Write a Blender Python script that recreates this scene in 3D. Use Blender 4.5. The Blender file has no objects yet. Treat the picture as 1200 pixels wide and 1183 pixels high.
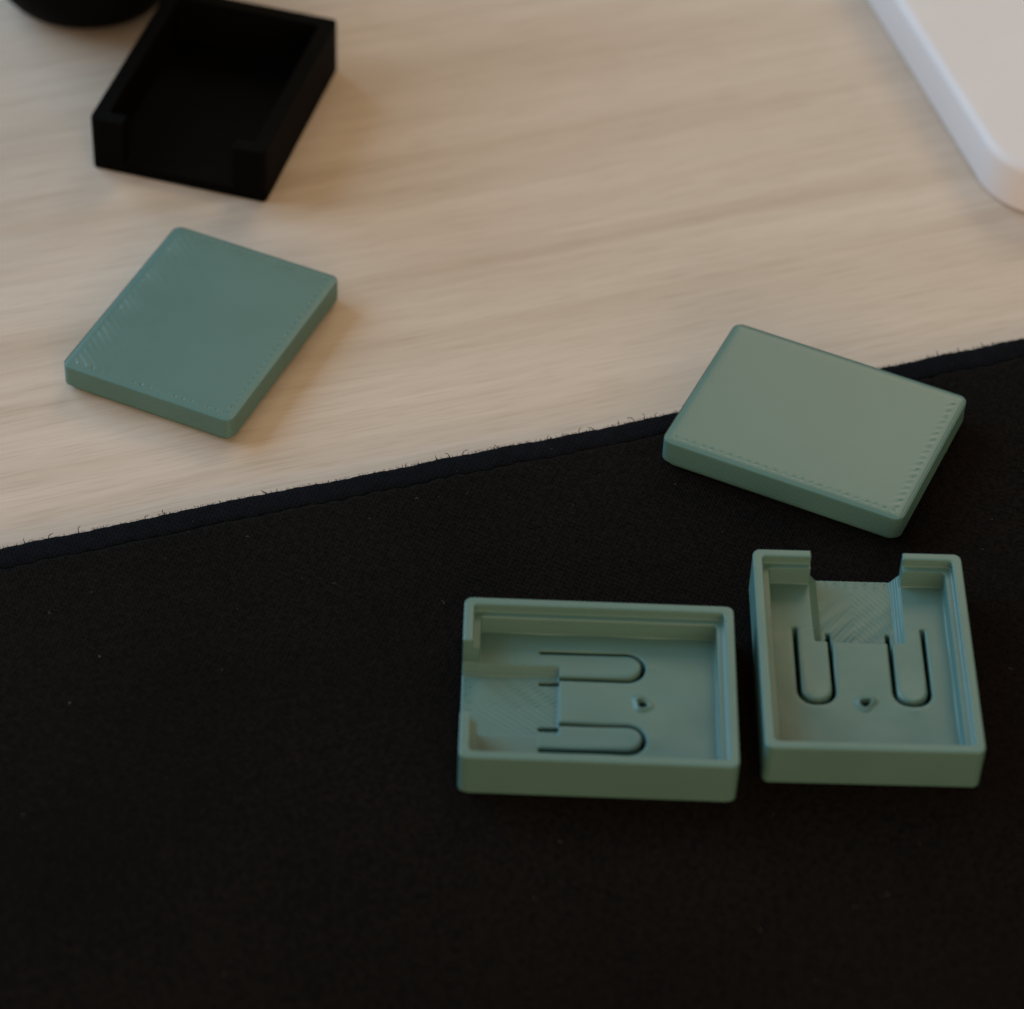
import bpy, bmesh, math, random
import numpy as np
from mathutils import Matrix, Vector

random.seed(11)
rng = np.random.default_rng(7)
S = 0.001                      # everything below is written in millimetres
sc = bpy.context.scene
col = sc.collection

# ------------------------------------------------------------------ camera
PITCH, ROLL = 0.7763, 0.0476
cam_d = bpy.data.cameras.new('camera')
cam = bpy.data.objects.new('camera', cam_d)
col.objects.link(cam)
cp, sp = math.cos(PITCH), math.sin(PITCH)
fw = Vector((0, cp, -sp)); up0 = Vector((0, sp, cp)); rt0 = Vector((1, 0, 0))
rt = rt0 * math.cos(ROLL) + up0 * math.sin(ROLL)
up = up0 * math.cos(ROLL) - rt0 * math.sin(ROLL)
m3 = Matrix((rt, up, -fw)).transposed()
cam.matrix_world = Matrix.Translation(Vector((0, -350, 341.24 + 2.9)) * S) @ m3.to_4x4()
cam_d.sensor_fit = 'HORIZONTAL'
cam_d.sensor_width = 36.0
cam_d.lens = 36.0 * 3848.8 / 1200.0
cam_d.clip_start = 0.02
cam_d.clip_end = 20.0
cam_d.dof.use_dof = True
cam_d.dof.focus_distance = 0.487
cam_d.dof.aperture_fstop = 15.0
cam_d.dof.aperture_blades = 0
sc.camera = cam

# ------------------------------------------------------------------ light
world = bpy.data.worlds.new('World')
sc.world = world
world.use_nodes = True
bg = world.node_tree.nodes['Background']
bg.inputs[0].default_value = (1.0, 0.82, 0.58, 1)
bg.inputs[1].default_value = 0.38

def area(name, loc, target, size, power, color):
    d = bpy.data.lights.new(name, 'AREA')
    d.shape = 'RECTANGLE'; d.size, d.size_y = size
    d.energy = power; d.color = color
    o = bpy.data.objects.new(name, d); col.objects.link(o)
    o.location = Vector(loc)
    o.rotation_euler = (Vector(target) - Vector(loc)).to_track_quat('-Z', 'Y').to_euler()
    return o

area('window_light', (-1.25, 0.62, 0.78), (0, 0, 0), (1.6, 1.1), 29.0, (0.40, 0.71, 1.0))
area('ceiling_light', (0.32, 1.16, 0.90), (0.045, 0.014, 0), (0.56, 0.50), 3.4, (1.0, 0.80, 0.52))
area('room_light', (0.30, -1.10, 0.36), (0, 0, 0), (0.9, 0.45), 6.2, (1.0, 0.73, 0.43))

sc.view_settings.view_transform = 'Standard'
sc.view_settings.look = 'None'
sc.view_settings.exposure = 0.0
sc.view_settings.gamma = 1.0

# ------------------------------------------------------------------ helpers
def tag(o, label=None, cat=None, group=None, kind=None):
    if label: o['label'] = label
    if cat: o['category'] = cat
    if group: o['group'] = group
    if kind: o['kind'] = kind
    return o

def empty(name, loc, rz=0.0):
    o = bpy.data.objects.new(name, None)
    o.empty_display_size = 0.01
    o.location = Vector(loc) * S
    o.rotation_euler = (0, 0, rz)
    col.objects.link(o)
    return o

def link(name, me, mat=None, parent=None):
    o = bpy.data.objects.new(name, me)
    col.objects.link(o)
    if mat is not None and not me.materials: me.materials.append(mat)
    if parent is not None: o.parent = parent
    return o

def mesh_np(name, V, F, smooth=True):
    """V in mm (n x 3); F list/array of faces"""
    me = bpy.data.meshes.new(name)
    me.from_pydata((np.asarray(V, float) * S).tolist(), [], [list(map(int, f)) for f in F])
    if smooth: me.polygons.foreach_set('use_smooth', np.ones(len(me.polygons), bool))
    me.update()
    return me

def rrect(w, l, r, n=8):
    pts = []
    for cx, cy, a0 in ((w/2-r, l/2-r, 0), (-w/2+r, l/2-r, 90), (-w/2+r, -l/2+r, 180), (w/2-r, -l/2+r, 270)):
        for k in range(n + 1):
            a = math.radians(a0 + 90.0 * k / n)
            pts.append((cx + r * math.cos(a), cy + r * math.sin(a)))
    return pts

def prism(pts, z0, z1):
    n = len(pts)
    V = [(x, y, z0) for x, y in pts] + [(x, y, z1) for x, y in pts]
    F = [list(range(n))[::-1], list(range(n, 2 * n))]
    F += [[i, (i + 1) % n, n + (i + 1) % n, n + i] for i in range(n)]
    return V, F

def rawmesh(V, F):
    me = bpy.data.meshes.new('raw')
    me.from_pydata([tuple(v) for v in V], [], [list(f) for f in F])
    me.update()
    bm = bmesh.new(); bm.from_mesh(me)
    bmesh.ops.recalc_face_normals(bm, faces=bm.faces[:])
    bm.to_mesh(me); bm.free()
    return me

def solid(base, cuts=(), adds=(), voxel=0.13, smooth=5):
    """base minus cuts plus adds (closed meshes in mm), resampled and rubbed so that all edges are softly rounded"""
    tmp = []
    o = bpy.data.objects.new('raw_base', rawmesh(*base)); col.objects.link(o); tmp.append(o)
    for op, lst in (('DIFFERENCE', cuts), ('UNION', adds)):
        for c in lst:
            q = bpy.data.objects.new('raw_tool', rawmesh(*c)); col.objects.link(q); tmp.append(q)
            md = o.modifiers.new('b', 'BOOLEAN'); md.operation = op; md.object = q; md.solver = 'EXACT'
    rm = o.modifiers.new('r', 'REMESH'); rm.mode = 'VOXEL'; rm.voxel_size = voxel; rm.use_smooth_shade = True
    sm = o.modifiers.new('s', 'SMOOTH'); sm.factor = 0.5; sm.iterations = smooth
    dg = bpy.context.evaluated_depsgraph_get()
    dg.update()
    me = bpy.data.meshes.new_from_object(o.evaluated_get(dg))
    n = len(me.vertices)
    V = np.empty(n * 3, np.float32); me.vertices.foreach_get('co', V)
    nf = len(me.polygons)
    tot = np.empty(nf, np.int32); me.polygons.foreach_get('loop_total', tot)
    lv = np.empty(len(me.loops), np.int32); me.loops.foreach_get('vertex_index', lv)
    assert (tot == 4).all()
    N = np.empty(n * 3, np.float32); me.vertices.foreach_get('normal', N)
    for q in tmp:
        d = q.data; bpy.data.objects.remove(q); bpy.data.meshes.remove(d)
    bpy.data.meshes.remove(me)
    return V.reshape(-1, 3).astype(float), lv.reshape(-1, 4), N.reshape(-1, 3)

def quads(name, V, Q):
    """fast mesh from quads, mm -> m, keeping only used vertices"""
    used, inv = np.unique(Q.ravel(), return_inverse=True)
    v = V[used] * S
    me = bpy.data.meshes.new(name)
    me.vertices.add(len(v)); me.vertices.foreach_set('co', v.ravel().astype(np.float32))
    me.loops.add(Q.size); me.loops.foreach_set('vertex_index', inv.astype(np.int32))
    me.polygons.add(len(Q))
    me.polygons.foreach_set('loop_start', np.arange(0, Q.size, 4, dtype=np.int32))
    me.polygons.foreach_set('use_smooth', np.ones(len(Q), bool))
    me.update(calc_edges=True); me.validate()
    return me

# ------------------------------------------------------------------ materials
class NT:
    def __init__(s, name):
        s.m = bpy.data.materials.new(name); s.m.use_nodes = True
        s.t = s.m.node_tree; s.b = s.t.nodes['Principled BSDF']
    def n(s, kind, **kw):
        x = s.t.nodes.new(kind)
        for k, v in kw.items():
            if k.startswith('i_'):
                key = k[2:].replace('_', ' ')
                x.inputs[int(key) if key.isdigit() else key].default_value = v
            else: setattr(x, k, v)
        return x
    def l(s, a, b): s.t.links.new(a, b)
    def coord(s, scale=(1, 1, 1), rot=(0, 0, 0)):
        c = s.n('ShaderNodeTexCoord'); mp = s.n('ShaderNodeMapping')
        mp.inputs['Scale'].default_value = scale; mp.inputs['Rotation'].default_value = rot
        s.l(c.outputs['Object'], mp.inputs['Vector'])
        return mp.outputs[0]
    def noise(s, vec, scale, detail=3, rough=.43):
        x = s.n('ShaderNodeTexNoise'); x.inputs['Scale'].default_value = scale
        x.inputs['Detail'].default_value = detail; x.inputs['Roughness'].default_value = rough
        s.l(vec, x.inputs['Vector']); return x.outputs[0]
    def ramp(s, fac, stops):
        r = s.n('ShaderNodeValToRGB'); e = r.color_ramp.elements
        while len(e) < len(stops): e.new(0.5)
        for k, (p, c) in enumerate(stops):
            e[k].position = p; e[k].color = (c[0], c[1], c[2], 1)
        s.l(fac, r.inputs[0]); return r.outputs[0]
    def mul(s, a, b, fac=1.0, mode='MULTIPLY'):
        x = s.n('ShaderNodeMix', data_type='RGBA', blend_type=mode); x.inputs[0].default_value = fac
        s.l(a, x.inputs[6]); s.l(b, x.inputs[7]); return x.outputs[2]
    def bump(s, h, dist, strength=1.0, prev=None):
        b = s.n('ShaderNodeBump'); b.inputs['Strength'].default_value = strength
        b.inputs['Distance'].default_value = dist
        s.l(h, b.inputs['Height'])
        if prev: s.l(prev, b.inputs['Normal'])
        return b.outputs[0]

def plastic(name, base, rough=.38, spec=.45, layers=True, var=.035, fine=.15):
    k = NT(name)
    v = k.coord()
    big = k.ramp(k.noise(v, 90, 3), [(.3, tuple(c * (1 - var) for c in base)), (.7, tuple(c * (1 + var) for c in base))])
    k.l(big, k.b.inputs['Base Color'])
    rr = k.n('ShaderNodeMapRange'); rr.inputs[3].default_value = rough - .4 * fine; rr.inputs[4].default_value = rough + .5 * fine
    k.l(k.noise(v, 400, 3), rr.inputs[0]); k.l(rr.outputs[0], k.b.inputs['Roughness'])
    k.b.inputs['Specular IOR Level'].default_value = spec
    nrm = k.bump(k.noise(v, 1400, 2), .00004, fine)
    if layers:                                   # the printer's layers: fine level lines up the sides
        w = k.n('ShaderNodeTexWave', wave_type='BANDS', bands_direction='Z', wave_profile='SIN')
        w.inputs['Scale'].default_value = 2 * math.pi / 0.00040 / 20.0
        w.inputs['Distortion'].default_value = 0
        k.l(v, w.inputs['Vector'])
        nrm = k.bump(w.outputs[1], .00014, .5, nrm)
    k.l(nrm, k.b.inputs['Normal'])
    return k.m

GREEN = plastic('teal_green_plastic', (.076, .157, .139))
SMOOTH_GREEN = plastic('smooth_green_plastic', (.076, .157, .139), rough=.34, fine=.02)
MATT_GREEN = plastic('matt_green_plastic', (.076, .157, .139), rough=.43)
BLACK = plastic('black_plastic', (.0018, .0015, .0014), .62, .03, var=.2)
WHITE = plastic('white_plastic', (.66, .60, .60), .5, .35, layers=False, var=.015)
DARK = plastic('black_smooth_plastic', (.0018, .0017, .0016), .6, .04, layers=False, var=.2)

GRAIN = math.radians(20.5)
def wood():
    k = NT('pale_wood')
    v = k.coord()
    r0 = k.n('ShaderNodeMapping'); r0.inputs['Rotation'].default_value = (0, 0, -GRAIN); k.l(v, r0.inputs[0])
    v = r0.outputs[0]
    def st(sx, sy):
        m = k.n('ShaderNodeMapping'); m.inputs['Scale'].default_value = (sx, sy, 1); k.l(v, m.inputs[0]); return m.outputs[0]
    # slow wander of the grain
    wob = k.noise(st(6, 22), 1.0, 2)
    add = k.n('ShaderNodeVectorMath', operation='MULTIPLY_ADD')
    k.l(wob, add.inputs[0]); add.inputs[1].default_value = (0, .007, 0); k.l(v, add.inputs[2])
    v = add.outputs[0]
    broad = k.ramp(k.noise(st(4, 52), 1.0, 4, .6), [(.30, (.500, .388, .306)), (.50, (.572, .453, .368)), (.70, (.622, .506, .422))])
    fine = k.ramp(k.noise(st(22, 520), 1.0, 4, .6), [(.30, (.86, .85, .83)), (.62, (1.03, 1.03, 1.03))])
    dark = k.ramp(k.noise(st(9, 150), 1.0, 5, .62), [(.28, (.80, .76, .70)), (.42, (1, 1, 1))])
    pores = k.ramp(k.noise(st(110, 2600), 1.0, 3, .55), [(.34, (.84, .82, .79)), (.50, (1, 1, 1))])
    lines = k.ramp(k.noise(st(2.2, 95), 1.0, 3, .5), [(.34, (.80, .76, .70)), (.45, (1, 1, 1)), (.58, (1, 1, 1)), (.70, (1.06, 1.07, 1.09))])
    broad = k.mul(broad, lines, .6)
    c = k.mul(broad, fine, .5); c = k.mul(c, dark, .42); c = k.mul(c, pores, .65)
    k.l(c, k.b.inputs['Base Color'])
    k.b.inputs['Roughness'].default_value = .5
    k.b.inputs['Specular IOR Level'].default_value = .3
    k.l(k.bump(k.noise(st(60, 1500), 1.0, 3), .00006, .5), k.b.inputs['Normal'])
    return k.m
WOOD = wood()

def cloth(name, lo, hi, band=False):
    k = NT(name)
    v = k.coord(rot=(0, 0, -GRAIN))
    base = k.ramp(k.noise(v, 1300 if not band else 500, 4, .7), [(.32, lo), (.68, hi)])
    patch = k.ramp(k.noise(v, 28, 3), [(.3, (.75, .75, .78)), (.7, (1.15, 1.1, 1.05))])
    k.l(k.mul(base, patch), k.b.inputs['Base Color'])
    k.b.inputs['Roughness'].default_value = .95
    k.b.inputs['Specular IOR Level'].default_value = .06
    def wave(d, per):
        w = k.n('ShaderNodeTexWave', wave_type='BANDS', bands_direction=d, wave_profile='SIN')
        w.inputs['Scale'].default_value = 2 * math.pi / per / 20.0
        w.inputs['Distortion'].default_value = 1.2; w.inputs['Detail'].default_value = 2
        w.inputs['Detail Scale'].default_value = 2
        k.l(v, w.inputs[0]); return w.outputs[1]
    a = k.n('ShaderNodeMath', operation='MULTIPLY'); k.l(wave('DIAGONAL', .00055), a.inputs[0]); k.l(wave('X', .0005), a.inputs[1])
    n1 = k.bump(a.outputs[0], .00018, 1.0)
    n2 = k.bump(k.noise(v, 1800, 3, .7), .0002, .6, n1)
    k.l(n2, k.b.inputs['Normal'])
    return k.m
CLOTH = cloth('black_cloth', (.0013, .0013, .0014), (.0094, .0065, .0052))
HEM = cloth('navy_hem_cloth', (.0026, .0029, .0044), (.0052, .0058, .0086), True)
def simple(name, c, rough=.9, spec=.1):
    k = NT(name); v = k.coord()
    k.l(k.ramp(k.noise(v, 500, 2), [(.3, tuple(x * .8 for x in c)), (.7, tuple(x * 1.2 for x in c))]), k.b.inputs['Base Color'])
    k.b.inputs['Roughness'].default_value = rough; k.b.inputs['Specular IOR Level'].default_value = spec
    return k.m
THREAD = simple('black_thread', (.012, .012, .014))
LINT = simple('pale_lint', (.19, .18, .165))

# ------------------------------------------------------------------ the table top
V, F = prism(rrect(1300, 1000, 12, 6), -22, 0)
table = link('table_top', mesh_np('table_top', V, F, False), WOOD)
tag(table, 'pale wooden table top with fine straight grain', 'table top', kind='structure')

# ------------------------------------------------------------------ the desk mat
MT = 2.9                                            # mat thickness
P0 = np.array([-73.96, -16.65]); P1 = np.array([79.35, 40.26])
edge_d = (P1 - P0) / np.linalg.norm(P1 - P0)
edge_n = np.array([edge_d[1], -edge_d[0]])          # towards the camera
P0, P1 = P0 - edge_n * .9, P1 - edge_n * .9
mat_root = empty('desk_mat', (0, -110, 0))
tag(mat_root, 'black cloth desk mat with a narrow navy hem and frayed edge', 'desk mat')
def edge_xy(s, t):
    """s mm along the far edge from its middle, t mm in from it; the cut edge waves a little"""
    w = .28 * math.sin(s * .045 + .6) + .12 * math.sin(s * .17) + .06 * math.sin(s * .61 + 1)
    bow = .35 * math.cos(s / 60.0)
    c = (P0 + P1) / 2
    return c + edge_d * s + edge_n * (t + (w + bow) * max(0, 1 - t / 12.0))
def strip(rows, s0, s1, n):
    """rows: list of (t, z); a swept strip along the mat's far edge"""
    V, F = [], []
    for i in range(n + 1):
        s = s0 + (s1 - s0) * i / n
        for t, z in rows:
            j = (.05 if t < 3 else .13) * (math.sin(s * 1.9 + t) + .8 * math.sin(s * 4.3 + 2 * t) + .9 * math.sin(s * .53))
            x, y = edge_xy(s, t + (j if 0 < z else 0))
            V.append((x, y + 110, z))
    m = len(rows)
    for i in range(n):
        for k in range(m - 1):
            F.append((i * m + k, (i + 1) * m + k, (i + 1) * m + k + 1, i * m + k + 1))
    return V, F
V, F = strip([(4.9, MT - 1.0), (4.72, MT - .36), (5.3, MT - .12), (6.0, MT), (30, MT), (290, MT), (290, 0)], -320, 320, 640)
link('cloth', mesh_np('mat_cloth', V, [f[::-1] for f in F]), CLOTH, mat_root)
V, F = strip([(.25, .02), (0, .35), (-.02, MT - 1.05), (.18, MT - .72), (.6, MT - .52), (1.6, MT - .36), (3.4, MT - .22), (4.4, MT - .24), (4.75, MT - .45), (4.85, MT - 1.0)], -320, 320, 1280)
link('hem', mesh_np('mat_hem', V, [f[::-1] for f in F]), HEM, mat_root)
# frayed threads along the edge
def tube(V, F, pts, r, k=4):
    b = len(V); n = len(pts)
    for i, p in enumerate(pts):
        a = pts[min(i + 1, n - 1)] - pts[max(i - 1, 0)]
        a.normalize()
        u = a.orthogonal().normalized(); w = a.cross(u)
        rr = r * (1 - .6 * i / (n - 1))
        for q in range(k):
            g = 2 * math.pi * q / k
            V.append(tuple(p + u * (rr * math.cos(g)) + w * (rr * math.sin(g))))
    for i in range(n - 1):
        for q in range(k):
            F.append((b + i * k + q, b + i * k + (q + 1) % k, b + (i + 1) * k + (q + 1) % k, b + (i + 1) * k + q))
V, F = [], []
spots = [-78, -74.5, -70, -60, -57, -41.5, -20, -15, -13, -11, -5.5, 2.5, 5, 7.5, 10, 14, 16.5, 18, 20, 25, 27.5, 66, 67.5, 71, 75]
spots = [(s, random.uniform(.5, 1.15), .085) for s in spots] + [(random.uniform(-90, 90), random.uniform(.15, .45), .05) for _ in range(40)] + [(random.uniform(-95, 95), random.uniform(.10, .26), .032) for _ in range(900)]
for s, L, r in spots:
    x, y = edge_xy(s, 0)
    p = Vector((x, y + 110, MT - random.uniform(.6, 1.0)))
    a = random.uniform(-.9, .9); bend = random.uniform(-1.6, 1.6)
    d = Vector((-edge_n[0], -edge_n[1], .25))
    pts = [p - d * .15]
    for i in range(5):
        q = Matrix.Rotation(a + bend * i / 4, 3, 'Z') @ d
        q.z -= .12 * i
        p = p + q.normalized() * (L / 4)
        pts.append(p.copy())
    tube(V, F, pts, r)
o = link('frayed_threads', mesh_np('frayed_threads', V, F), THREAD, mat_root)
o['kind'] = 'stuff'

# lint and dust lying on the mat: bits too small and too many to count
V, F = [], []
for i in range(130):
    s = random.uniform(-95, 95); t = 3 + 110 * random.random() ** 2.4
    x, y = edge_xy(s, t)
    big = random.random() < .12
    if random.random() < .45:
        L = random.uniform(.25, .9); a = random.uniform(0, 6.28); bend = random.uniform(-2, 2)
        p = Vector((x, y, MT + .03 - (.28 if t < 6 else 0))); pts = [p.copy()]
        for j in range(4):
            g = a + bend * j / 3
            p = p + Vector((math.cos(g), math.sin(g), 0)) * (L / 4); pts.append(p.copy())
        tube(V, F, pts, .018 + .012 * random.random(), 3)
    else:
        r = random.uniform(.03, .07) * (1.9 if big else 1)
        b = len(V)
        z = MT + r * .5 - (.28 if t < 6 else 0)
        V += [(x + r, y, z), (x - r * .6, y + r * .8, z), (x - r * .5, y - r * .9, z), (x, y, z + r * .8), (x, y, z - r * .6)]
        F += [(b, b + 1, b + 3), (b + 1, b + 2, b + 3), (b + 2, b, b + 3), (b + 1, b, b + 4), (b + 2, b + 1, b + 4), (b, b + 2, b + 4)]
for q in ((61, -17.6), (62.6, -15.2), (-57, -37), (-60, -46)):        # a few brighter specks
    x, y = q; r = .16; b = len(V); z = MT + .06
    V += [(x + r, y, z), (x - r * .6, y + r * .8, z), (x - r * .5, y - r * .9, z), (x, y, z + r * .8), (x, y, z - r * .3)]
    F += [(b, b + 1, b + 3), (b + 1, b + 2, b + 3), (b + 2, b, b + 3), (b + 1, b, b + 4), (b + 2, b + 1, b + 4), (b, b + 2, b + 4)]
lint = link('lint', mesh_np('lint', V, F, False), LINT)
tag(lint, 'pale specks of lint and dust scattered over the black mat', 'lint', kind='stuff')

# ------------------------------------------------------------------ the green trays
TW, TL, TH = 30.0, 37.95, 7.2
FLOOR, REC = 2.6, 1.35
def box(x0, x1, y0, y1, z0, z1):
    return prism([(x0, y0), (x1, y0), (x1, y1), (x0, y1)], z0, z1)
yN = TL / 2
SLOT_Y0, SLOT_TIP, SLOT_X, SLOT_R, SLOT_W = yN - 10.8, yN - 25.4, 6.7, 2.43, .62
def slot(cx):
    def leg(r):
        c = SLOT_TIP + SLOT_R
        return [(cx + r * math.cos(a), c + r * math.sin(a)) for a in np.linspace(math.pi, 2 * math.pi, 21)]
    ro, ri = SLOT_R + SLOT_W / 2, SLOT_R - SLOT_W / 2
    out = leg(ro); inn = leg(ri)[::-1]
    pts = [(cx - ro, SLOT_Y0)] + out + [(cx + ro, SLOT_Y0), (cx + ri, SLOT_Y0)] + inn + [(cx - ri, SLOT_Y0)]
    return prism(pts, -2, 5)
def cone(cx, cy, r0, r1, z0, z1, n=24):
    V = [(cx + r0 * math.cos(2 * math.pi * i / n), cy + r0 * math.sin(2 * math.pi * i / n), z0) for i in range(n)]
    V += [(cx + r1 * math.cos(2 * math.pi * i / n), cy + r1 * math.sin(2 * math.pi * i / n), z1) for i in range(n)]
    F = [list(range(n))[::-1], list(range(n, 2 * n))] + [[i, (i + 1) % n, n + (i + 1) % n, n + i] for i in range(n)]
    return V, F
def recess():
    # sloping sides, open through the far wall
    V, F = [], []
    y0, y1 = yN - 13.6, yN + 4
    for y in (y0, y1):
        V += [(-5.35, y, REC), (5.35, y, REC), (6.65, y, FLOOR + .12), (-6.65, y, FLOOR + .12)]
    F = [(0, 1, 2, 3), (7, 6, 5, 4), (0, 4, 5, 1), (1, 5, 6, 2), (2, 6, 7, 3), (3, 7, 4, 0)]
    return V, F
PIN_Y = SLOT_TIP + .25
V, Q, N = solid(prism(rrect(TW, TL, 1.15, 8), 0, TH),
    cuts=[prism(rrect(TW - 4.7, TL - 4.7, .5, 4), FLOOR, 12),
          prism(rrect(TW - 2.7, TL - 2.7, .6, 4), 5.75, 12),
          box(-6.62, 6.62, yN - 6, yN + 4, FLOOR, 12),
          recess(), slot(-SLOT_X), slot(SLOT_X), cone(0, PIN_Y, .72, .72, .5, 4),
          ],
    voxel=.125, smooth=3)
# print pattern on the recess floor and slight unevenness of the thin floor
up_ = N[:, 2] > .6
rec = up_ & (np.abs(V[:, 0]) < 5.3) & (V[:, 1] > yN - 13.4) & (V[:, 2] < REC + .35)
a = (np.abs(V[:, 0] + .4) + V[:, 1] * .75)
b = (V[:, 0] - V[:, 1])
slope = (np.abs(V[:, 0]) < 7) & (V[:, 1] > yN - 13.5) & (V[:, 2] > .9) & (V[:, 2] < FLOOR + .05)
V[slope, 2] -= .02 * (V[slope, 1] - yN + 13.5) * np.clip((FLOOR - V[slope, 2]) / (FLOOR - REC), 0, 1)
V[rec, 2] += (.038 * np.sin(a[rec] * 2 * math.pi / .95) * (.6 + .4 * np.sin(b[rec] * 2.1)))
ed = rec & (V[:, 1] > yN - 1.6) & (V[:, 1] < yN - .5)
V[ed, 2] -= .10 * np.clip(np.sin(V[ed, 0] * 2 * math.pi / 1.45), 0, 1) ** 2
fl = up_ & (np.abs(V[:, 0]) < 12.6) & (np.abs(V[:, 1]) < yN - 2.3) & (V[:, 2] > 2.2) & (V[:, 2] < 3.0)
x, y = V[fl, 0], V[fl, 1]
lift = .05 * np.sin(x * .55 + 1) * np.cos(y * .42)
for s in (-1, 1):                                   # the plastic is pulled up a little round the spring tabs' tips
    d = np.hypot(x - s * SLOT_X, y - (SLOT_TIP - .9))
    lift = lift + .16 * np.exp(-(d / 1.3) ** 2)
    tab = (np.abs(x - s * SLOT_X) < SLOT_R) & (y > SLOT_TIP) & (y < SLOT_Y0)
    c = SLOT_TIP + SLOT_R
    e = SLOT_R - np.where(y < c, np.hypot(x - s * SLOT_X, y - c), np.abs(x - s * SLOT_X))   # distance to the slot's middle line
    tab = tab & (e > 0)
    lift = lift + np.where(tab, .018 * (SLOT_Y0 - y) - .10 * np.exp(-((e - .3) / .35) ** 2) + .06, 0)
    out = (~tab) & (y < SLOT_Y0) & (e > -1.3)
    lift = lift - np.where(out, .05 * np.exp(-((e + .3) / .3) ** 2), 0)
V[fl, 2] += lift
C3 = V[Q].mean(axis=1)
def tab_mask(cx):
    c = SLOT_TIP + SLOT_R
    x, y = C3[:, 0] - cx, C3[:, 1]
    body = (np.abs(x) < SLOT_R) & (y >= c) & (y < SLOT_Y0)
    return body | ((np.hypot(x, y - c) < SLOT_R) & (y < c))
t0, t1 = tab_mask(-SLOT_X), tab_mask(SLOT_X)
inner = (np.abs(C3[:, 0]) < TW / 2 - 2.45) & (np.abs(C3[:, 1]) < yN - 2.45) & (C3[:, 2] < FLOOR + .45)
recess_f = (np.abs(C3[:, 0]) < 6.5) & (C3[:, 1] > 0) & (C3[:, 2] < FLOOR + .1)
floor_m = (inner | recess_f) & ~t0 & ~t1
wall_m = ~(floor_m | t0 | t1)
ME_WALL, ME_FLOOR = quads('tray_wall', V, Q[wall_m]), quads('tray_floor', V, Q[floor_m])
ME_TAB = [quads('tray_tab', V, Q[t0]), quads('tray_tab', V, Q[t1])]
# the locating nub: a low crater with a small dark hole
def crater():
    prof = [(1.9, -.1), (1.5, .02), (1.2, .09), (.95, .20), (.86, .22), (.74, .18), (.70, .02), (.68, -.5)]
    n = 28; V, F = [], []
    for r, z in prof:
        for i in range(n):
            a = 2 * math.pi * i / n
            k = 1 + .14 * math.sin(2 * a + .5) + .12 * math.sin(3 * a)
            V.append((r * k * math.cos(a), r * k * math.sin(a), z + (.10 * math.sin(a) if .72 < r < 1.2 else 0)))
    for k in range(len(prof) - 1):
        for i in range(n):
            F.append((k * n + i, k * n + (i + 1) % n, (k + 1) * n + (i + 1) % n, (k + 1) * n + i))
    return mesh_np('tray_nub', V, F)
ME_NUB = crater()
ME_WALL.materials.append(GREEN)
for me in (ME_FLOOR, ME_NUB, *ME_TAB): me.materials.append(MATT_GREEN)
def tray(loc, rz, label):
    r = empty('tray', loc, rz)
    tag(r, label, 'tray', 'green notched trays on the black mat')
    link('wall', ME_WALL, None, r)
    link('floor', ME_FLOOR, None, r)
    for me in ME_TAB: link('spring_tab', me, None, r)
    o = link('locating_nub', ME_NUB, None, r); o.location = Vector((0, PIN_Y, FLOOR + .02)) * S
    return r
tray((50.37, 314.93 - 350, MT + .01), .0289, 'green plastic tray with its notched wall pointing up towards the lid on the mat')
tray((13.18, 306.46 - 350, MT + .01), .0145 + math.pi / 2, 'green plastic tray turned sideways, its notched wall opening onto the bare black mat')

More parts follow.
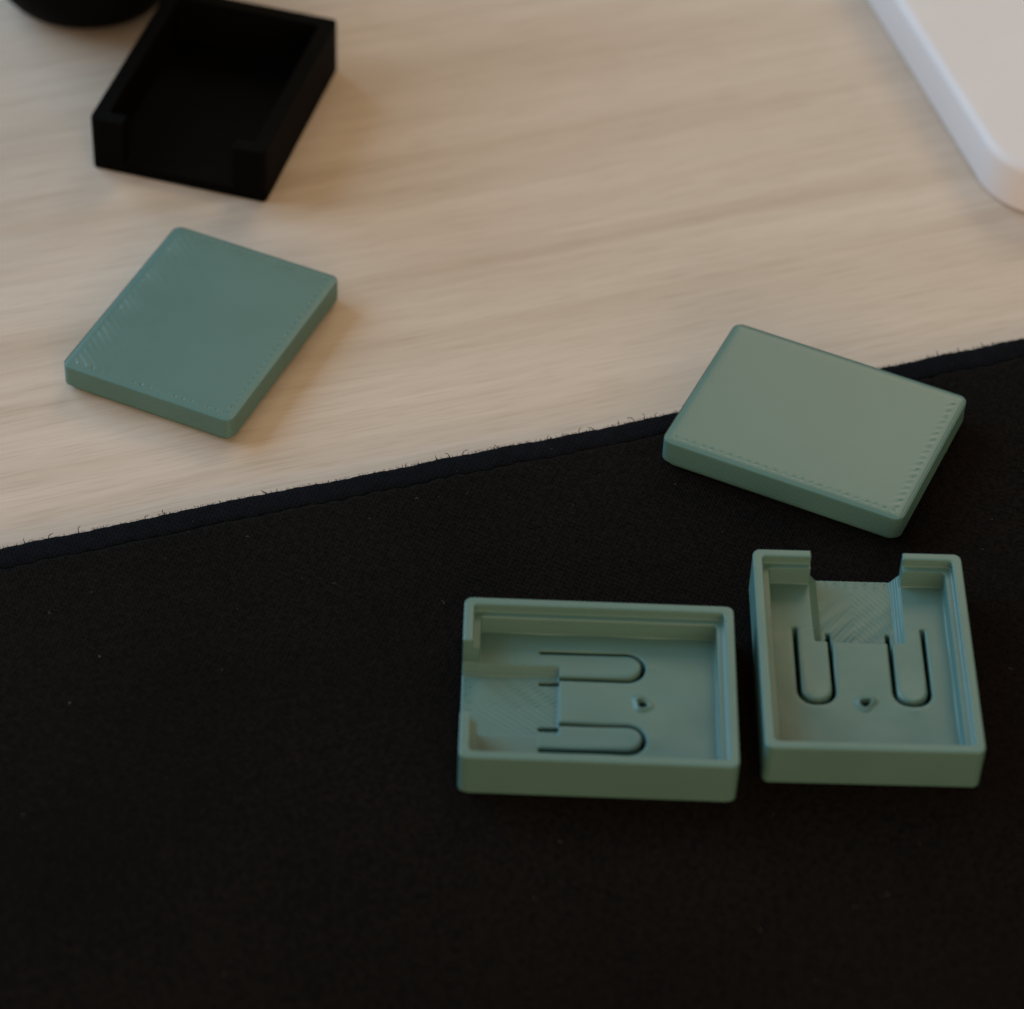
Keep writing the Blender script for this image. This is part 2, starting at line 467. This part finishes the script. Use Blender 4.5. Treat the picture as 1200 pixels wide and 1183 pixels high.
# ------------------------------------------------------------------ the green lids
LW, LL, LH = 29.35, 37.45, 4.7
LV, LQ, LN = solid(prism(rrect(LW, LL, 1.5, 8), .9, LH), voxel=.125, smooth=2)
plug = rrect(LW - 1.5, LL - 1.5, 1.3, 6)
def lid(name_label, loc, rz, seed, wave_side, streak, dents, mat, ridge):
    V = LV.copy()
    top = (LN[:, 2] > .55) & (V[:, 2] > LH - .4)
    x, y = V[:, 0], V[:, 1]
    dx, dy = LW / 2 - np.abs(x), LL / 2 - np.abs(y)
    d = np.minimum(dx, dy)
    V[top & (d > .45), 2] = LH                                          # a level top before the print relief
    z = np.zeros(len(V))
    z -= .21 * np.clip(1 - d / 1.3, 0, 1) ** 1.3                       # the outline beads roll off outwards
    for dd in (.5, .95): z -= .022 * np.exp(-((d - dd) / .08) ** 2)      # joints between the outline beads
    z -= .02 * np.exp(-((d - 1.35) / .16) ** 2)
    # diagonal infill lines, clear near the border, ironed flat in the middle
    ph = (x + y) * 2 * math.pi / (.62 * math.sqrt(2))
    near = np.clip(1 - (d - 1.4) / 2.6, 0, 1) * (d > 1.3)
    z +=   .007 * near * np.sin(ph) + .0012 * (d > 1.3) * np.sin(ph)
    r = np.random.default_rng(seed)
    for side in range(4):
        along, off = ((y, LW/2 - x), (x, LL/2 - y), (y, LW/2 + x), (x, LL/2 + y))[side]
        half = (LL, LW, LL, LW)[side] / 2
        per = 1.42
        k = np.round(along / per)
        jit = r.uniform(-.2, .2, 64)[(k.astype(int)) % 64]
        amp = r.uniform(.4, 1.0, 64)[(k.astype(int)) % 64] * dents[side]
        u = along - k * per - jit * .6
        ok = (np.abs(along) < half - 1.6)
        skew = off - 1.55 - .35 * u
        z -= ok * .085 * amp * np.exp(-(u / .26) ** 2 - (skew / .30) ** 2)
        if streak[side]:                                                # long turn-round streaks reaching inwards
            L = streak[side]
            g = np.clip((off - 1.2) / .3, 0, 1) * np.exp(-((off - 1.2) / L) ** 2)
            z += ok * ridge * g * (.8 + .2 * np.sin(along * .83 + seed)) * np.sin(2 * math.pi * (along + wave_side * off * .8) / per + .3 * np.sin(along * .9))
    V[top, 2] += z[top]
    root = empty('lid', loc, rz)
    tag(root, name_label, 'lid', 'flat green lids')
    me = quads('lid_plate', V, LQ); me.materials.append(mat)
    link('plate', me, None, root)
    pv, pf = prism(plug, 0, 1.05)
    if ridge < .08: root.scale = (1.022, 1.022, 1.06)                # this one is printed a touch larger
    link('plug', mesh_np('lid_plug', pv, pf, False), mat, root)
    return root
# sides: +x, +y, -x, -y in the lid's own frame
lid('flat green lid lying on the bare pale wood below the black box', (-49.43, 383.27 - 350, .01), -.3864, 3, 1, (0.5, 2.4, 4.2, .5), (1.3, 1.1, .8, 1.7), GREEN, .09)
lid('flat green lid lying on the black mat and overhanging its frayed edge', (45.23, 364.07 - 350, MT + .01), -.4006 - math.pi / 2, 5, -1, (.2, .85, 0, .15), (1.25, .9, .12, .12), SMOOTH_GREEN, .075)

# ------------------------------------------------------------------ the black open box
BW, BL, BH = 30.3, 38.7, 10.2
V, Q, N = solid(prism(rrect(BW, BL, 1.0, 6), 0, BH),
    cuts=[prism(rrect(BW - 5.4, BL - 5.4, .5, 4), 2.0, 14),
          box(-9.4, 9.4, -BL / 2 - 4, -BL / 2 + 5, 2.0, 14)], voxel=.17, smooth=4)
C3 = V[Q].mean(axis=1)
fm = (np.abs(C3[:, 0]) < BW / 2 - 2.8) & (C3[:, 1] < BL / 2 - 2.8) & (C3[:, 2] < 2.4) & ((C3[:, 1] > -BL / 2 + 2.8) | (np.abs(C3[:, 0]) < 9.3))
root = empty('open_box', (-52.85, 440.6 - 350, .01), math.radians(-13.8))
tag(root, 'black plastic open box with a wide gap in its near wall', 'box')
link('wall', quads('box_wall', V, Q[~fm]), BLACK, root)
link('floor', quads('box_floor', V, Q[fm]), BLACK, root)

# ------------------------------------------------------------------ the white block
def ringed(prof, outline):
    """prof: list of (inset, z); outline(inset) gives the ring"""
    V, F = [], []
    n = None
    for ins, z in prof:
        p = outline(ins); n = len(p)
        V += [(x, y, z) for x, y in p]
    for k in range(len(prof) - 1):
        for i in range(n):
            F.append((k * n + i, k * n + (i + 1) % n, (k + 1) * n + (i + 1) % n, (k + 1) * n + i))
    F.append(list(range(n))[::-1]); F.append([(len(prof) - 1) * n + i for i in range(n)])
    return V, F
WH = 9.4
prof = [(1.0 - math.sin(a), 1.0 - math.cos(a)) for a in np.linspace(0, math.pi / 2, 6)]
prof += [(1.7 * (1 - math.cos(a)), WH - 1.7 + 1.7 * math.sin(a)) for a in np.linspace(0, math.pi / 2, 9)]
V, F = ringed(prof, lambda i: rrect(100 - 2 * i, 150 - 2 * i, 13 - i, 20))
ang = math.atan2(.316, .949)
dd = np.array([.316, -.949]); nn = np.array([.949, .316])
corner = np.array([75.9, 432.44 - 350]) + dd * 12.9 - nn * .5
ctr = corner + nn * 50 - dd * 75
block = empty('white_block', (ctr[0], ctr[1], .01), ang)
tag(block, 'white plastic block with rounded corners at the edge of the wood', 'block')
me = mesh_np('white_body', V, F)
link('body', me, WHITE, block)

# ------------------------------------------------------------------ the black round thing
prof = [(0, .3), (11.0, .3), (13.0, .9), (14.6, 2.0), (15.9, 3.8), (16.9, 6.2), (17.5, 9.5), (17.5, 73.0), (17.1, 74.4), (16.1, 75.2), (14, 75.4), (0, 75.4)]  # unseen upper body, its height made up to shade the wood and box
n = 72; V, F = [], []
for r, z in prof:
    for i in range(n):
        a = 2 * math.pi * i / n
        V.append((r * math.cos(a), r * math.sin(a), z))
for k in range(len(prof) - 1):
    for i in range(n): F.append((k * n + i, k * n + (i + 1) % n, (k + 1) * n + (i + 1) % n, (k + 1) * n + i))
o = link('round_object', mesh_np('round_object', V, F), DARK)
o.location = Vector((-79.0, 475.3 - 350, 0)) * S
tag(o, 'black round object behind the open box, mostly cut off', 'canister')
